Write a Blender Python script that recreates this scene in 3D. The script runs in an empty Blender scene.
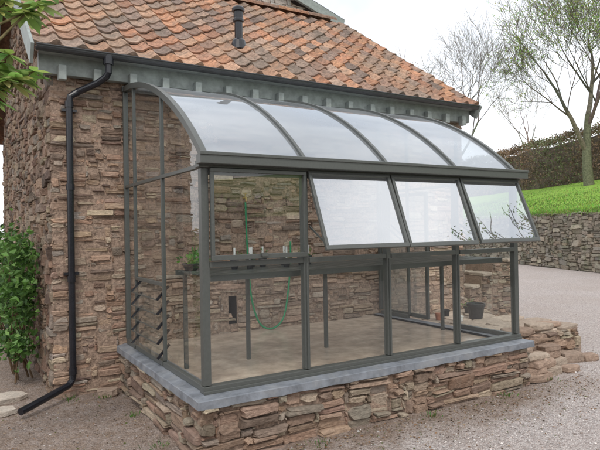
import bpy, math, random
from mathutils import Vector, Matrix, noise
random.seed(11)
Rn=random.random; UN=random.uniform
scene=bpy.context.scene
PI=math.pi

# ------------------------------------------------------------------ helpers
class MB:
    def __init__(s): s.v=[]; s.f=[]; s.c=[]
    def add(s,vs,fs,col=(.5,.5,.5)):
        b=len(s.v)
        s.v.extend([tuple(p) for p in vs]); s.f.extend([tuple(i+b for i in f) for f in fs])
        s.c.extend([tuple(col)]*len(vs))
    def box(s,lo,hi,col=(.5,.5,.5),T=None):
        x0,y0,z0=lo; x1,y1,z1=hi
        vs=[(x0,y0,z0),(x1,y0,z0),(x1,y1,z0),(x0,y1,z0),(x0,y0,z1),(x1,y0,z1),(x1,y1,z1),(x0,y1,z1)]
        if T: vs=[T(p) for p in vs]
        s.add(vs,[(0,3,2,1),(4,5,6,7),(0,1,5,4),(1,2,6,5),(2,3,7,6),(3,0,4,7)],col)
    def beam(s,p,q,w,h,col=(.5,.5,.5),up=(0,0,1)):
        p=Vector(p);q=Vector(q);d=(q-p).normalized();u=Vector(up)
        if abs(d.dot(u))>.98:u=Vector((0,1,0))
        a=d.cross(u).normalized();b=a.cross(d).normalized()
        vs=[]
        for o in (p,q):
            for i,j in((-1,-1),(1,-1),(1,1),(-1,1)): vs.append(o+a*(i*w/2)+b*(j*h/2))
        s.add(vs,[(0,1,2,3),(7,6,5,4),(0,4,5,1),(1,5,6,2),(2,6,7,3),(3,7,4,0)],col)
    def tube(s,pts,rad,n=8,col=(.5,.5,.5),cap=True):
        pts=[Vector(p) for p in pts]
        if not hasattr(rad,'__len__'): rad=[rad]*len(pts)
        vs=[];fs=[];a=None
        for i,p in enumerate(pts):
            d=(pts[min(i+1,len(pts)-1)]-pts[max(i-1,0)])
            d=d.normalized() if d.length>1e-9 else Vector((0,0,1))
            if a is None:
                a=d.cross(Vector((0,0,1)))
                if a.length<.05:a=d.cross(Vector((0,1,0)))
                a.normalize()
            else:
                a=(a-d*a.dot(d))
                a=a.normalized() if a.length>1e-6 else d.orthogonal().normalized()
            b=d.cross(a)
            for k in range(n):
                t=2*PI*k/n
                vs.append(p+(a*math.cos(t)+b*math.sin(t))*rad[i])
        for i in range(len(pts)-1):
            for k in range(n):
                fs.append((i*n+k,i*n+(k+1)%n,(i+1)*n+(k+1)%n,(i+1)*n+k))
        if cap:
            fs.append(tuple(range(n))[::-1]); m=(len(pts)-1)*n; fs.append(tuple(range(m,m+n)))
        s.add(vs,fs,col)
    def lathe(s,c,prof,n=20,col=(.5,.5,.5)):
        vs=[];fs=[]
        for r,z in prof:
            for k in range(n):
                t=2*PI*k/n; vs.append((c[0]+r*math.cos(t),c[1]+r*math.sin(t),c[2]+z))
        for i in range(len(prof)-1):
            for k in range(n):
                fs.append((i*n+k,i*n+(k+1)%n,(i+1)*n+(k+1)%n,(i+1)*n+k))
        s.add(vs,fs,col)
    def leaf(s,p,d,l,w,col,fold=.25):
        p=Vector(p);d=Vector(d).normalized()
        a=d.cross(Vector((UN(-1,1),UN(-1,1),UN(-1,1))))
        if a.length<.01:a=d.orthogonal()
        a.normalize();n=a.cross(d)
        m=p+d*l*.45
        s.add([p,m+a*w/2+n*w*fold,p+d*l,m-a*w/2+n*w*fold],[(0,1,2),(0,2,3)],col)

ORG={}
def link(o): scene.collection.objects.link(o)
def top(o,label,cat,group=None,kind=None):
    if label:o["label"]=label
    if cat:o["category"]=cat
    if group:o["group"]=group
    if kind:o["kind"]=kind
def mk(name,mb,mat,parent=None,smooth=False,origin=None,bevel=0,label=None,cat=None,group=None,kind=None):
    me=bpy.data.meshes.new(name)
    if origin is None:
        xs=[p[0] for p in mb.v];ys=[p[1] for p in mb.v];zs=[p[2] for p in mb.v]
        origin=Vector(((min(xs)+max(xs))/2,(min(ys)+max(ys))/2,min(zs)))
    origin=Vector(origin)
    me.from_pydata([(p[0]-origin.x,p[1]-origin.y,p[2]-origin.z) for p in mb.v],[],mb.f)
    ca=me.color_attributes.new("Col",'FLOAT_COLOR','POINT')
    flat=[]
    for c in mb.c: flat.extend((c[0],c[1],c[2],1.0))
    ca.data.foreach_set("color",flat)
    if smooth: me.polygons.foreach_set("use_smooth",[True]*len(me.polygons))
    me.materials.append(mat); me.update()
    o=bpy.data.objects.new(name,me); link(o)
    ORG[o.name]=origin
    if parent: o.parent=parent; o.location=origin-ORG[parent.name]
    else: o.location=origin
    if bevel:
        m=o.modifiers.new("bevel",'BEVEL'); m.width=bevel; m.segments=2; m.limit_method='ANGLE'
    if label or kind: top(o,label,cat,group,kind)
    return o
def bx(name,lo,hi,mat,parent,bevel=.003,T=None):
    m=MB(); m.box(lo,hi,T=T); return mk(name,m,mat,parent,bevel=bevel)
def empty(name,loc,label,cat,group=None,parent=None):
    e=bpy.data.objects.new(name,None); link(e); e.empty_display_size=.2
    ORG[e.name]=Vector(loc)
    e.location=Vector(loc)-(ORG[parent.name] if parent else Vector())
    if parent:e.parent=parent
    if label:top(e,label,cat,group)
    return e

# ------------------------------------------------------------------ materials
def N(nt,t,**k):
    n=nt.nodes.new(t)
    for a,b in k.items(): setattr(n,a,b)
    return n
def mathn(nt,op,a,b=None,c=None,clamp=False):
    n=nt.nodes.new('ShaderNodeMath'); n.operation=op; n.use_clamp=clamp
    for i,x in enumerate((a,b,c)):
        if x is None: continue
        if isinstance(x,(int,float)): n.inputs[i].default_value=x
        else: nt.links.new(x,n.inputs[i])
    return n.outputs[0]
def mixc(nt,fac,a,b,mode='MIX'):
    n=nt.nodes.new('ShaderNodeMix'); n.data_type='RGBA'; n.blend_type=mode
    for i,x in ((0,fac),(6,a),(7,b)):
        if isinstance(x,(int,float)): n.inputs[i].default_value=x
        elif isinstance(x,tuple): n.inputs[i].default_value=(x[0],x[1],x[2],1)
        else: nt.links.new(x,n.inputs[i])
    return n.outputs[2]
def ns(nt,co,scale,detail=6,rough=.6):
    n=N(nt,'ShaderNodeTexNoise'); n.inputs['Scale'].default_value=scale
    n.inputs['Detail'].default_value=detail; n.inputs['Roughness'].default_value=rough
    nt.links.new(co,n.inputs['Vector']); return n.outputs['Fac']
def mrange(nt,x,a,b,c=0,d=1):
    n=N(nt,'ShaderNodeMapRange'); n.clamp=True
    nt.links.new(x,n.inputs[0])
    for i,v in enumerate((a,b,c,d)): n.inputs[i+1].default_value=v
    return n.outputs[0]
def mat(name,color=None,rough=.8,metal=0,scale=30,var=.3,bump=.3,dist=.01,dirt=None,dscale=3,dlo=.5,dhi=.7,spec=.5,transl=0,strata=False,dirtmax=1.0,moss=None):
    m=bpy.data.materials.new(name); m.use_nodes=True; nt=m.node_tree
    b=nt.nodes['Principled BSDF']; b.inputs['Roughness'].default_value=rough; b.inputs['Metallic'].default_value=metal
    b.inputs['Specular IOR Level'].default_value=spec
    tc=N(nt,'ShaderNodeNewGeometry'); co=tc.outputs['Position']
    if color is None:
        at=N(nt,'ShaderNodeAttribute'); at.attribute_name="Col"; base=at.outputs['Color']
    else:
        r=N(nt,'ShaderNodeRGB'); r.outputs[0].default_value=(*color,1); base=r.outputs[0]
    n1=ns(nt,co,scale)
    if strata:
        mp=N(nt,'ShaderNodeMapping'); mp.inputs['Scale'].default_value=(1,1,4.5); mp.inputs['Rotation'].default_value=(.05,.04,0)
        nt.links.new(co,mp.inputs['Vector']); st=ns(nt,mp.outputs[0],14,7,.65)
        n1=mathn(nt,'MULTIPLY_ADD',n1,.5,mathn(nt,'MULTIPLY',st,.5))
    v=mrange(nt,n1,.34,.66,1-var,1+var)
    cmb=N(nt,'ShaderNodeCombineColor')
    for i in range(3): nt.links.new(v,cmb.inputs[i])
    col=mixc(nt,1.0,base,cmb.outputs[0],'MULTIPLY')
    if dirt:
        d=ns(nt,co,dscale,8,.65); f=mathn(nt,'MULTIPLY',mrange(nt,d,dlo,dhi),dirtmax)
        col=mixc(nt,f,col,dirt)
    if moss:
        d=ns(nt,co,2.3,8,.7); f=mathn(nt,'MULTIPLY',mrange(nt,d,.52,.7),.6); col=mixc(nt,f,col,moss)
    nt.links.new(col,b.inputs['Base Color'])
    if bump:
        bp=N(nt,'ShaderNodeBump'); bp.inputs['Strength'].default_value=bump; bp.inputs['Distance'].default_value=dist
        n2=ns(nt,co,scale*1.7,8,.65)
        if strata: n2=mathn(nt,'ADD',n2,st)
        nt.links.new(n2,bp.inputs['Height']); nt.links.new(bp.outputs[0],b.inputs['Normal'])
    if transl:
        out=nt.nodes['Material Output']; t=N(nt,'ShaderNodeBsdfTranslucent'); nt.links.new(col,t.inputs['Color'])
        mx=N(nt,'ShaderNodeMixShader'); mx.inputs[0].default_value=transl
        nt.links.new(b.outputs[0],mx.inputs[1]); nt.links.new(t.outputs[0],mx.inputs[2]); nt.links.new(mx.outputs[0],out.inputs['Surface'])
    return m
def glassmat(name,base=.07,milky=0.02,tint=(.95,.97,.96),milkcol=(.8,.82,.82),rough=.01,powr=5,trl=.5,flat=False,wob=0,gcol=(.92,.95,.98)):
    m=bpy.data.materials.new(name); m.use_nodes=True; nt=m.node_tree
    nt.nodes.remove(nt.nodes['Principled BSDF']); out=nt.nodes['Material Output']
    g=N(nt,'ShaderNodeNewGeometry')
    dp=N(nt,'ShaderNodeVectorMath',operation='DOT_PRODUCT'); nt.links.new(g.outputs['Incoming'],dp.inputs[0]); nt.links.new(g.outputs['Normal'],dp.inputs[1])
    a=mathn(nt,'ABSOLUTE',dp.outputs['Value']); i=mathn(nt,'SUBTRACT',1.0,a); p=mathn(nt,'POWER',i,float(powr))
    f=mathn(nt,'MULTIPLY_ADD',p,1-base,base,clamp=True)
    tr=N(nt,'ShaderNodeBsdfTransparent'); tr.inputs[0].default_value=(*tint,1)
    gl=N(nt,'ShaderNodeBsdfGlossy'); gl.inputs['Roughness'].default_value=rough; gl.inputs[0].default_value=(*gcol,1)
    if wob:
        bp=N(nt,'ShaderNodeBump'); bp.inputs['Strength'].default_value=wob; bp.inputs['Distance'].default_value=.01
        nt.links.new(ns(nt,g.outputs['Position'],2.2,2,.4),bp.inputs['Height']); nt.links.new(bp.outputs[0],gl.inputs['Normal'])
    mx=N(nt,'ShaderNodeMixShader'); nt.links.new(f,mx.inputs[0]); nt.links.new(tr.outputs[0],mx.inputs[1]); nt.links.new(gl.outputs[0],mx.inputs[2])
    di=N(nt,'ShaderNodeBsdfDiffuse'); di.inputs[0].default_value=(*milkcol,1)
    tl=N(nt,'ShaderNodeBsdfTranslucent'); tl.inputs[0].default_value=(*milkcol,1)
    dm=N(nt,'ShaderNodeMixShader'); dm.inputs[0].default_value=trl; nt.links.new(di.outputs[0],dm.inputs[1]); nt.links.new(tl.outputs[0],dm.inputs[2])
    n1=ns(nt,g.outputs['Position'],1.1,3,.5); mf=mrange(nt,n1,.3,.7,milky*(.55 if flat else .6),milky*(1.4 if flat else 1.5))
    m2=N(nt,'ShaderNodeMixShader'); nt.links.new(mf,m2.inputs[0]); nt.links.new(mx.outputs[0],m2.inputs[1]); nt.links.new(dm.outputs[0],m2.inputs[2])
    nt.links.new(m2.outputs[0],out.inputs['Surface'])
    return m

M_stone=mat("rubble_stone",None,.95,0,30,.34,1.0,.014,dirt=(.44,.345,.28),dscale=7,dlo=.50,dhi=.70,spec=.12,strata=True,dirtmax=.45)
M_stone2=mat("mossy_stone",None,.95,0,12,.30,1.0,.02,dirt=(.40,.38,.33),dscale=4,dlo=.50,dhi=.70,spec=.12,strata=True,dirtmax=.5,moss=(.13,.16,.07))
M_mortar=mat("mortar",(.34,.25,.195),.95,0,34,.4,1.0,.014,spec=.1)
M_tile=mat("clay_tile",None,.88,0,24,.38,.6,.008,dirt=(.17,.145,.12),dscale=4.5,dlo=.48,dhi=.72,spec=.2,dirtmax=.7)
M_frame=mat("painted_aluminium",(.080,.086,.081),.38,0,60,.08,.04,.002)
M_black=mat("black_plastic",(.012,.013,.018),.25,0,20,.2,.05,.002)
M_gutter=mat("dark_grey_gutter",(.04,.043,.047),.35,0,20,.2,.05,.002)
M_lead=mat("lead_flashing",(.20,.218,.248),.5,.2,9,.3,.4,.010,dirt=(.31,.32,.335),dscale=4,dlo=.48,dhi=.72)
M_fascia=mat("painted_fascia",(.25,.28,.27),.6,0,14,.18,.15,.004)
M_conc=mat("concrete_floor",(.54,.44,.355),.22,0,7,.25,.15,.004,dirt=(.28,.21,.16),dscale=2.6,dlo=.42,dhi=.68,spec=.6,dirtmax=.8)
M_leaf=mat("leaf",None,.5,0,8,.15,0,transl=.4)
M_hedge=mat("hedge_leaf",None,.8,0,3,.35,0,transl=.15)
M_bark=mat("bark",None,.95,0,12,.35,.6,.02,spec=.1)
M_col=mat("small_item",None,.5,0,30,.1,.1,.002)
M_peb=mat("pebble",None,.9,0,60,.25,.2,.002,spec=.2)
M_glass=glassmat("window_glass",.05,.012,wob=.03)
M_glass2=glassmat("tilted_glass",.52,.06,powr=3.0,milkcol=(.8,.85,.9),wob=.05,gcol=(.86,.89,.93))
M_glass3=glassmat("door_glass",.30,.12,powr=3.0)
M_roofglass=glassmat("roof_glazing",.36,.32,tint=(.90,.94,.96),milkcol=(.74,.79,.84),rough=.03,powr=2.0,trl=.6,flat=True,gcol=(.76,.81,.87))
M_hose=mat("green_hose",(.015,.24,.10),.4,0,20,.1,0)
M_dark=mat("dark_void",(.006,.005,.005),1,0,10,.1,0)

# ------------------------------------------------------------------ camera
A=math.radians(58.7)
F=Vector((math.cos(A),math.sin(A),0)); Rt=Vector((math.sin(A),-math.cos(A),0)); Up=Vector((0,0,1))
pit=math.radians(.4); F2=F*math.cos(pit)+Up*math.sin(pit); U2=Up*math.cos(pit)-F*math.sin(pit)
ro=math.radians(1.0); R3=Rt*math.cos(ro)-U2*math.sin(ro); U3=U2*math.cos(ro)+Rt*math.sin(ro)
cam=bpy.data.cameras.new("camera"); co=bpy.data.objects.new("camera",cam); link(co)
M=Matrix((( R3.x,U3.x,-F2.x,-1.502),(R3.y,U3.y,-F2.y,-3.768),(R3.z,U3.z,-F2.z,1.6),(0,0,0,1)))
co.matrix_world=M; cam.lens=33.84; cam.sensor_width=36; cam.clip_end=2000; cam.clip_start=.05
scene.camera=co

# ------------------------------------------------------------------ world / light
sun_el=math.radians(52); sd=Vector((-.45,-.85,0)).normalized()
w=bpy.data.worlds.new("World"); scene.world=w; w.use_nodes=True; nt=w.node_tree
bg=nt.nodes['Background']; sky=N(nt,'ShaderNodeTexSky'); sky.sky_type='NISHITA'; sky.sun_disc=False
sky.sun_elevation=sun_el; sky.sun_rotation=math.atan2(sd.x,sd.y); sky.air_density=1.0; sky.dust_density=4
mulc=mixc(nt,1.0,sky.outputs[0],(.1,.1,.1),'MULTIPLY')
tc=N(nt,'ShaderNodeTexCoord'); cn=ns(nt,tc.outputs['Generated'],2.6,5,.5); cf=mrange(nt,cn,.36,.64)
cl=mixc(nt,cf,(.72,.76,.82),(1.22,1.22,1.22))
fin=mixc(nt,.92,mulc,cl); nt.links.new(fin,bg.inputs[0]); bg.inputs[1].default_value=1.4
sl=bpy.data.lights.new("sun",'SUN'); so=bpy.data.objects.new("sun",sl); link(so)
sl.energy=1.5; sl.angle=math.radians(10); sl.color=(1,.94,.86)
sv=Vector((sd.x*math.cos(sun_el),sd.y*math.cos(sun_el),math.sin(sun_el)))
so.rotation_euler=sv.to_track_quat('Z','Y').to_euler()
scene.view_settings.view_transform='Standard'; scene.view_settings.look='None'; scene.view_settings.exposure=0

# ------------------------------------------------------------------ stone masonry
PAL=[(.37,.245,.18),(.40,.285,.21),(.31,.20,.15),(.43,.34,.255),(.34,.285,.235),(.24,.17,.135),(.43,.295,.215),(.36,.31,.265),(.29,.23,.185),(.47,.385,.29),(.37,.27,.20),(.32,.225,.175),(.19,.14,.115)]
def stones(mb,O,Uv,Nv,L,H,hf=None,cell=(.035,.024),wr=(3,11),hr=(1,4),depth=.03,gap=.006,pal=PAL,skip=None,tint=None,jit=.006,back=.02,big=.1,wavy=.02):
    O=Vector(O);Uv=Vector(Uv).normalized();Nv=Vector(Nv).normalized();Z=Vector((0,0,1))
    nu=int(L/cell[0]);nv=int(H/cell[1]); occ=[[False]*nu for _ in range(nv)]
    for j in range(nv):
        for i in range(nu):
            if occ[j][i]: continue
            u0=i*cell[0];v0=j*cell[1]
            if hf and v0>hf(u0): occ[j][i]=True; continue
            W=random.randint(*wr);Hh=random.randint(*hr)
            if Rn()<.15: W=random.randint(1,3)
            if Rn()<big: Hh=hr[1]+random.randint(0,2); W=max(W,hr[1]+1)
            ww=1
            while ww<W and i+ww<nu and not occ[j][i+ww]: ww+=1
            if i+ww<nu and nu-(i+ww)<2 : ww=min(nu-i,ww+1)
            Hh=min(Hh,nv-j)
            for jj in range(j,j+Hh):
                for ii in range(i,min(i+ww,nu)): occ[jj][ii]=True
            cu=(i+ww/2)*cell[0];cv=(j+Hh/2)*cell[1]
            if skip and skip(cu,cv): continue
            a=ww*cell[0]/2-gap*UN(.4,1.5);b=Hh*cell[1]/2-gap*UN(.3,1.3)
            if a<.006 or b<.004: continue
            r=min(a,b)*UN(.15,.75)
            pts=[(-a,-(b-r)),(-a+.3*r,-b+.3*r),(-(a-r),-b),(UN(-.3,.3)*a,-b),(a-r,-b),(a-.3*r,-b+.3*r),(a,-(b-r)),(a,b-r),(a-.3*r,b-.3*r),(a-r,b),(UN(-.3,.3)*a,b),(-(a-r),b),(-a+.3*r,b-.3*r),(-a,b-r)]
            jj_=min(jit,b*.4); tl=UN(-.04,.04)
            pts=[(x+UN(-jj_,jj_)*1.5,y+UN(-jj_,jj_)+x*tl) for x,y in pts]
            d=depth*UN(.2,1.3); tx=UN(-.09,.09);ty=UN(-.22,.22); ins=min(.006,b*.3)
            c=random.choice(pal);k=UN(.80,1.18); c=tuple(min(.75,q*k*UN(.97,1.03)) for q in c)
            if tint: c=tint(cu,cv,c)
            vs=[];n=len(pts)
            def wv(u): return wavy*noise.noise(Vector((u*.9,cv*1.2,O.x+O.y)))
            def P(x,y,dd): return O+Uv*(cu+x)+Z*(cv+y+wv(cu+x))+Nv*dd
            for x,y in pts: vs.append(P(x,y,-back))
            for x,y in pts: vs.append(P(x,y,d*.6+tx*x+ty*y))
            for x,y in pts:
                sx=max(0,1-ins/a);sy=max(0,1-ins/b)
                vs.append(P(x*sx,y*sy,d+tx*x+ty*y+UN(-.004,.004)))
            vs.append(P(a*UN(-.5,.5),b*UN(-.5,.5),d+UN(-.005,.006)))
            fs=[]
            fl=Uv.cross(Z).dot(Nv)>0
            for q in (0,n):
                for t in range(n):
                    f=(q+t,q+(t+1)%n,q+n+(t+1)%n,q+n+t); fs.append(f if fl else f[::-1])
            for t in range(n):
                f=(2*n+t,2*n+(t+1)%n,3*n); fs.append(f if fl else f[::-1])
            mb.add(vs,fs,c)

# ------------------------------------------------------------------ barn
X0,X1,YW=-.72,5.0,2.2
YB=8.6; RY=5.35; EZ=3.36; SL=math.tan(math.radians(34.2))
barn=empty("stone_barn",(X0,YW,0),"old rubble stone barn with weathered orange clay pantile roof","barn")
NX,NZ=1.20,.68; nw,nh=.05,.16
mb=MB()
y=YW+.002
def wallquad(xa,xb,za,zb):
    nx=max(1,int((xb-xa)/.05));nz=max(1,int((zb-za)/.05)) 
    vs=[]
    for j in range(nz+1):
        for i in range(nx+1):
            X=xa+(xb-xa)*i/nx;Z=za+(zb-za)*j/nz
            vs.append((X,y-.009*noise.noise(Vector((X*9,Z*9,2))),Z))
    mb.add(vs,[(j*(nx+1)+i,j*(nx+1)+i+1,(j+1)*(nx+1)+i+1,(j+1)*(nx+1)+i) for j in range(nz) for i in range(nx)])
for xa,xb,za,zb in((X0+.01,NX-nw,-.05,3.4),(NX+nw,X1-.01,-.05,3.4),(NX-nw,NX+nw,-.05,NZ-nh),(NX-nw,NX+nw,NZ+nh,3.4)): wallquad(xa,xb,za,zb)
zr=EZ+SL*(RY-1.95)-.12
gy=[(YW+.0,-.05),(YB,-.05),(YB,3.4),(RY,zr),(YW+.0,3.4)]
mb.add([(X0+.008,a,b) for a,b in gy],[(4,3,2,1,0)]); mb.add([(X1-.008,a,b) for a,b in gy],[(0,1,2,3,4)])
mb.add([(X0,YB,-.05),(X1,YB,-.05),(X1,YB,3.4),(X0,YB,3.4)],[(3,2,1,0)])
mk("wall_core",mb,M_mortar,barn)
mb=MB()
def tintw(u,v,c):
    x=X0+u
    if x>0 and v<1.5:
        t=.32*min(1,(1.5-v)/.5); g=(.53,.42,.335); c=tuple(q*(1-t)+h*t for q,h in zip(c,g))
    k=1.02+.35*noise.noise(Vector((u*.9,v*1.1,3)))
    return tuple(q*k for q in c)
stones(mb,(X0,YW+.02,0),(1,0,0),(0,-1,0),X1-X0,3.32,skip=lambda u,v:abs(X0+u-NX)<nw+.03 and abs(v-NZ)<nh+.02,tint=tintw,depth=.036,cell=(.03,.0165),wr=(3,14),hr=(1,4),gap=.006)
mk("front_wall",mb,M_stone,barn)
mb=MB()
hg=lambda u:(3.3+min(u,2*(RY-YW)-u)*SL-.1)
stones(mb,(X0+.02,YW,0),(0,1,0),(-1,0,0),YB-YW,5.6,hf=hg,cell=(.05,.028),wr=(3,9),depth=.035,tint=lambda u,v,c:tuple(q*.62 for q in c))  # this gable's darkness is put into the stone colour
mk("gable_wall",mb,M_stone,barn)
mb=MB()
stones(mb,(X1-.02,YW,0),(0,1,0),(1,0,0),YB-YW,5.6,hf=hg,cell=(.08,.05),wr=(3,8),hr=(1,3),depth=.04)
mk("gable_wall",mb,M_stone,barn)
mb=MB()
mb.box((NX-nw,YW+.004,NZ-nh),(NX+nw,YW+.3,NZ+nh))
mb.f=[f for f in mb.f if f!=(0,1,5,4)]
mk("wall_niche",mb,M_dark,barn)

# roof
al=math.radians(34.2);ca,sa=math.cos(al),math.sin(al); Y0=1.95
RX0,RX1=-.88,5.10
def RP(x,s,h):
    sag=.045*noise.noise(Vector((x*.45,s*.5,1.7)))*min(1,s+.2)-.02*math.sin((x-RX0)/(RX1-RX0)*PI)
    return (x,Y0+s*ca-(h+sag)*sa,EZ+s*sa+(h+sag)*ca)
TP=[(.42,.225,.14),(.39,.20,.125),(.34,.19,.13),(.43,.27,.185),(.29,.19,.145),(.39,.245,.17),(.34,.24,.185),(.44,.24,.145),(.26,.185,.15),(.40,.215,.135),(.20,.15,.125)]
mb=MB(); tw=.2385; nc=25; gauge=.27; nr=15; K=9
for r in range(nr):
    for c in range(nc):
        x0=RX0+c*tw+UN(-.006,.006); s0=r*gauge+UN(-.014,.014)*(1 if r else .4); s1=s0+.34
        col=random.choice(TP);k=UN(.82,1.14)*(1-.10*r/nr); col=tuple(q*k for q in col)
        g=noise.noise(Vector((x0*.9,s0*.9,9)))
        if g>.1: col=tuple(q*.65+p*.35 for q,p in zip(col,(.23,.19,.15)))
        dz=UN(-.005,.006); tw_=UN(-.014,.014); vs=[]
        for row,(s,h) in enumerate(((s0,.033+dz),(s1,.004),(s0,(.013 if r else -.004)+dz))):
            for i in range(K+1):
                t=i/K
                if t<.62: pz=-.014*math.sin(PI*t/.62)
                else: pz=.038*math.sin(PI*(t-.62)/.38)**.8 if 0<t<1 else 0
                if row==2 and r==0: pz*=.5
                x=x0+t*tw*1.03
                vs.append(RP(x,s+tw_*t,h+pz))
        fs=[]
        for i in range(K):
            fs.append((i,i+1,K+2+i,K+1+i)); fs.append((2*K+2+i,2*K+3+i,i+1,i))
        mb.add(vs,fs,col)
roof=mk("roof",mb,M_tile,barn)
mb=MB()
SLn=(RY-Y0)/ca
def quadgrid(fn,nx,nz):
    vs=[fn(i/nx,j/nz) for j in range(nz+1) for i in range(nx+1)]
    fs=[(j*(nx+1)+i,j*(nx+1)+i+1,(j+1)*(nx+1)+i+1,(j+1)*(nx+1)+i) for j in range(nz) for i in range(nx)]
    return vs,fs
mb.add(*quadgrid(lambda a,b:RP(RX0+.02+a*(RX1-RX0-.04),.02+b*SLn,-.014),20,12),col=(.12,.085,.07))  # flat sheet added below the tiles to block light
zt=EZ+SLn*sa
mb.add([(RX0,RY,zt),(RX1,RY,zt),(RX1,2*RY-Y0,EZ),(RX0,2*RY-Y0,EZ)],[(3,2,1,0)],(.28,.16,.11))
mk("roof_underlay",mb,M_tile,roof)
mb=MB()
for i in range(19):
    xa=RX0+i*.32; col=random.choice(TP)
    if xa>RX1-.25: break
    pts=[];n=9
    for q in (xa,xa+.33):
        for k in range(n):
            t=PI*(k/(n-1)); pts.append((q,RY-.13*math.cos(t),zt-.0+.10*math.sin(t)+(.006 if q==xa else 0)-.02*math.sin((q-RX0)/6*PI)))
    mb.add(pts,[(k,k+1,n+k+1,n+k) for k in range(n-1)],tuple(q*.7 for q in col))
mk("ridge_tiles",mb,M_tile,roof)
for xa in (RX0-.025,RX1-.01):
    for sgn in (1,-1):
        mb=MB()
        a0=(xa+.0125,RY-sgn*(RY-Y0),EZ-.09); a1=(xa+.0125,RY-sgn*.001,zt-.09)
        mb.beam(a0,a1,.03,.2)
        mk("barge_board",mb,M_fascia,barn,bevel=.004)
bx("fascia_board",(X0-.1,YW-.10,3.14),(X1+.06,YW-.02,3.34),M_fascia,barn,.004)
bx("soffit_board",(X0-.1,YW-.2,3.315),(X1+.06,YW-.105,3.335),M_fascia,barn,.002)
x=-.62
while x<X1:
    bx("rafter_foot",(x-.036,YW-.185,3.075+UN(-.012,.012)),(x+.036,YW-.103,3.215),M_fascia,barn,.004); x+=.345+UN(-.02,.02)
mb=MB(); gy0=YW-.262; gz=3.352; n=9; prof=[]
for k in range(n): t=PI+PI*k/(n-1); prof.append((gy0+.048*math.cos(t),gz+.05*math.sin(t)))
for k in range(n): t=2*PI-PI*k/(n-1); prof.append((gy0+.042*math.cos(t),gz+.044*math.sin(t)))
m=len(prof); vs=[(RX0+.02,a,b) for a,b in prof]+[(RX1-.05,a,b) for a,b in prof]
mb.add(vs,[(k,(k+1)%m,m+(k+1)%m,m+k) for k in range(m)]+[tuple(range(m)),tuple(range(m,2*m))[::-1]])
mb.tube([(RX0+.02,gy0-.046,gz),(RX1-.05,gy0-.046,gz)],.008,8)
mk("gutter",mb,M_gutter,barn)
mb=MB()
yp=YW-.085
mb.tube([(-.21,gy0,3.30),(-.21,gy0,3.17),(-.23,gy0+.02,3.13),(-.30,gy0+.07,3.075),(-.47,yp-.01,2.99),(-.54,yp,2.94),(-.55,yp,2.88),(-.55,yp,.22),(-.56,yp-.005,.16),(-.60,yp-.04,.125),(-.95,yp-.34,.07),(-1.05,yp-.42,.055)],.033,14)
for z in (2.86,2.05,1.15,.25): mb.tube([(-.55,yp,z-.03),(-.55,yp,z+.03)],.041,14)
for z in (2.80,1.2): mb.box((-.62,yp-.01,z-.012),(-.48,YW-.005,z+.012))
mb.tube([(-.21,gy0,3.25),(-.21,gy0,3.34)],.05,14)
mk("downpipe",mb,M_black,barn,smooth=False)
vx,vy=1.647,2.86; vz=EZ+(vy-Y0)*SL
mb=MB(); mb.lathe((vx,vy,vz-.05),[(.0,0),(.052,0),(.052,.36),(.07,.375),(.07,.40),(.062,.415),(.062,.50),(.082,.505),(.082,.54),(.06,.565),(0,.575)],20)
mb.lathe((vx,vy,vz-.05),[(.12,0),(.085,.12),(.06,.15)],16)
mk("vent_pipe",mb,M_black,roof,smooth=False)

# taller house behind
hb=empty("stone_house",(4,8.7,0),"taller pale stone house gable rising behind the barn roof","house")
def hz(x): return 7.46-(x-6.26)*.335
T2=MB(); T2.add([(1.4,8.66,0),(7.25,8.66,0),(7.25,8.66,hz(7.25)-.15),(3.5,8.66,hz(3.5)-.15),(1.4,8.66,hz(3.5)-.85)],[(0,1,2,3,4)],(.36,.29,.24))
T2.box((1.42,8.67,0),(7.23,14,hz(7.25)-.2)); mk("house_body",T2,M_mortar,hb)
T2=MB(); stones(T2,(1.5,8.65,4.8),(1,0,0),(0,-1,0),5.6,3.3,cell=(.06,.04),depth=.03,tint=lambda u,v,c:tuple(q*.5+.26 for q in c),hf=lambda u:min(hz(1.5+u)-.25,hz(3.5)-.25)-4.8)
mk("gable_wall",T2,M_stone,hb)
T2=MB(); T2.beam((3.3,8.5,hz(3.3)),(7.42,8.5,hz(7.42)),.08,.22); mk("barge_board",T2,M_fascia,hb)
T2=MB(); T2.beam((3.298,8.5,hz(3.3)),(1.2,8.5,hz(3.3)-.7),.08,.22); mk("barge_board",T2,M_fascia,hb)
T2=MB(); T2.add([(3.3,8.46,hz(3.3)+.13),(7.45,8.46,hz(7.45)+.13),(7.45,15,hz(7.45)+.13),(3.3,15,hz(3.3)+.13),(1.2,8.46,hz(3.3)-.57),(1.2,15,hz(3.3)-.57)],[(0,1,2,3),(4,0,3,5)],(.2,.17,.16)); mk("roof",T2,M_tile,hb)

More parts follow.
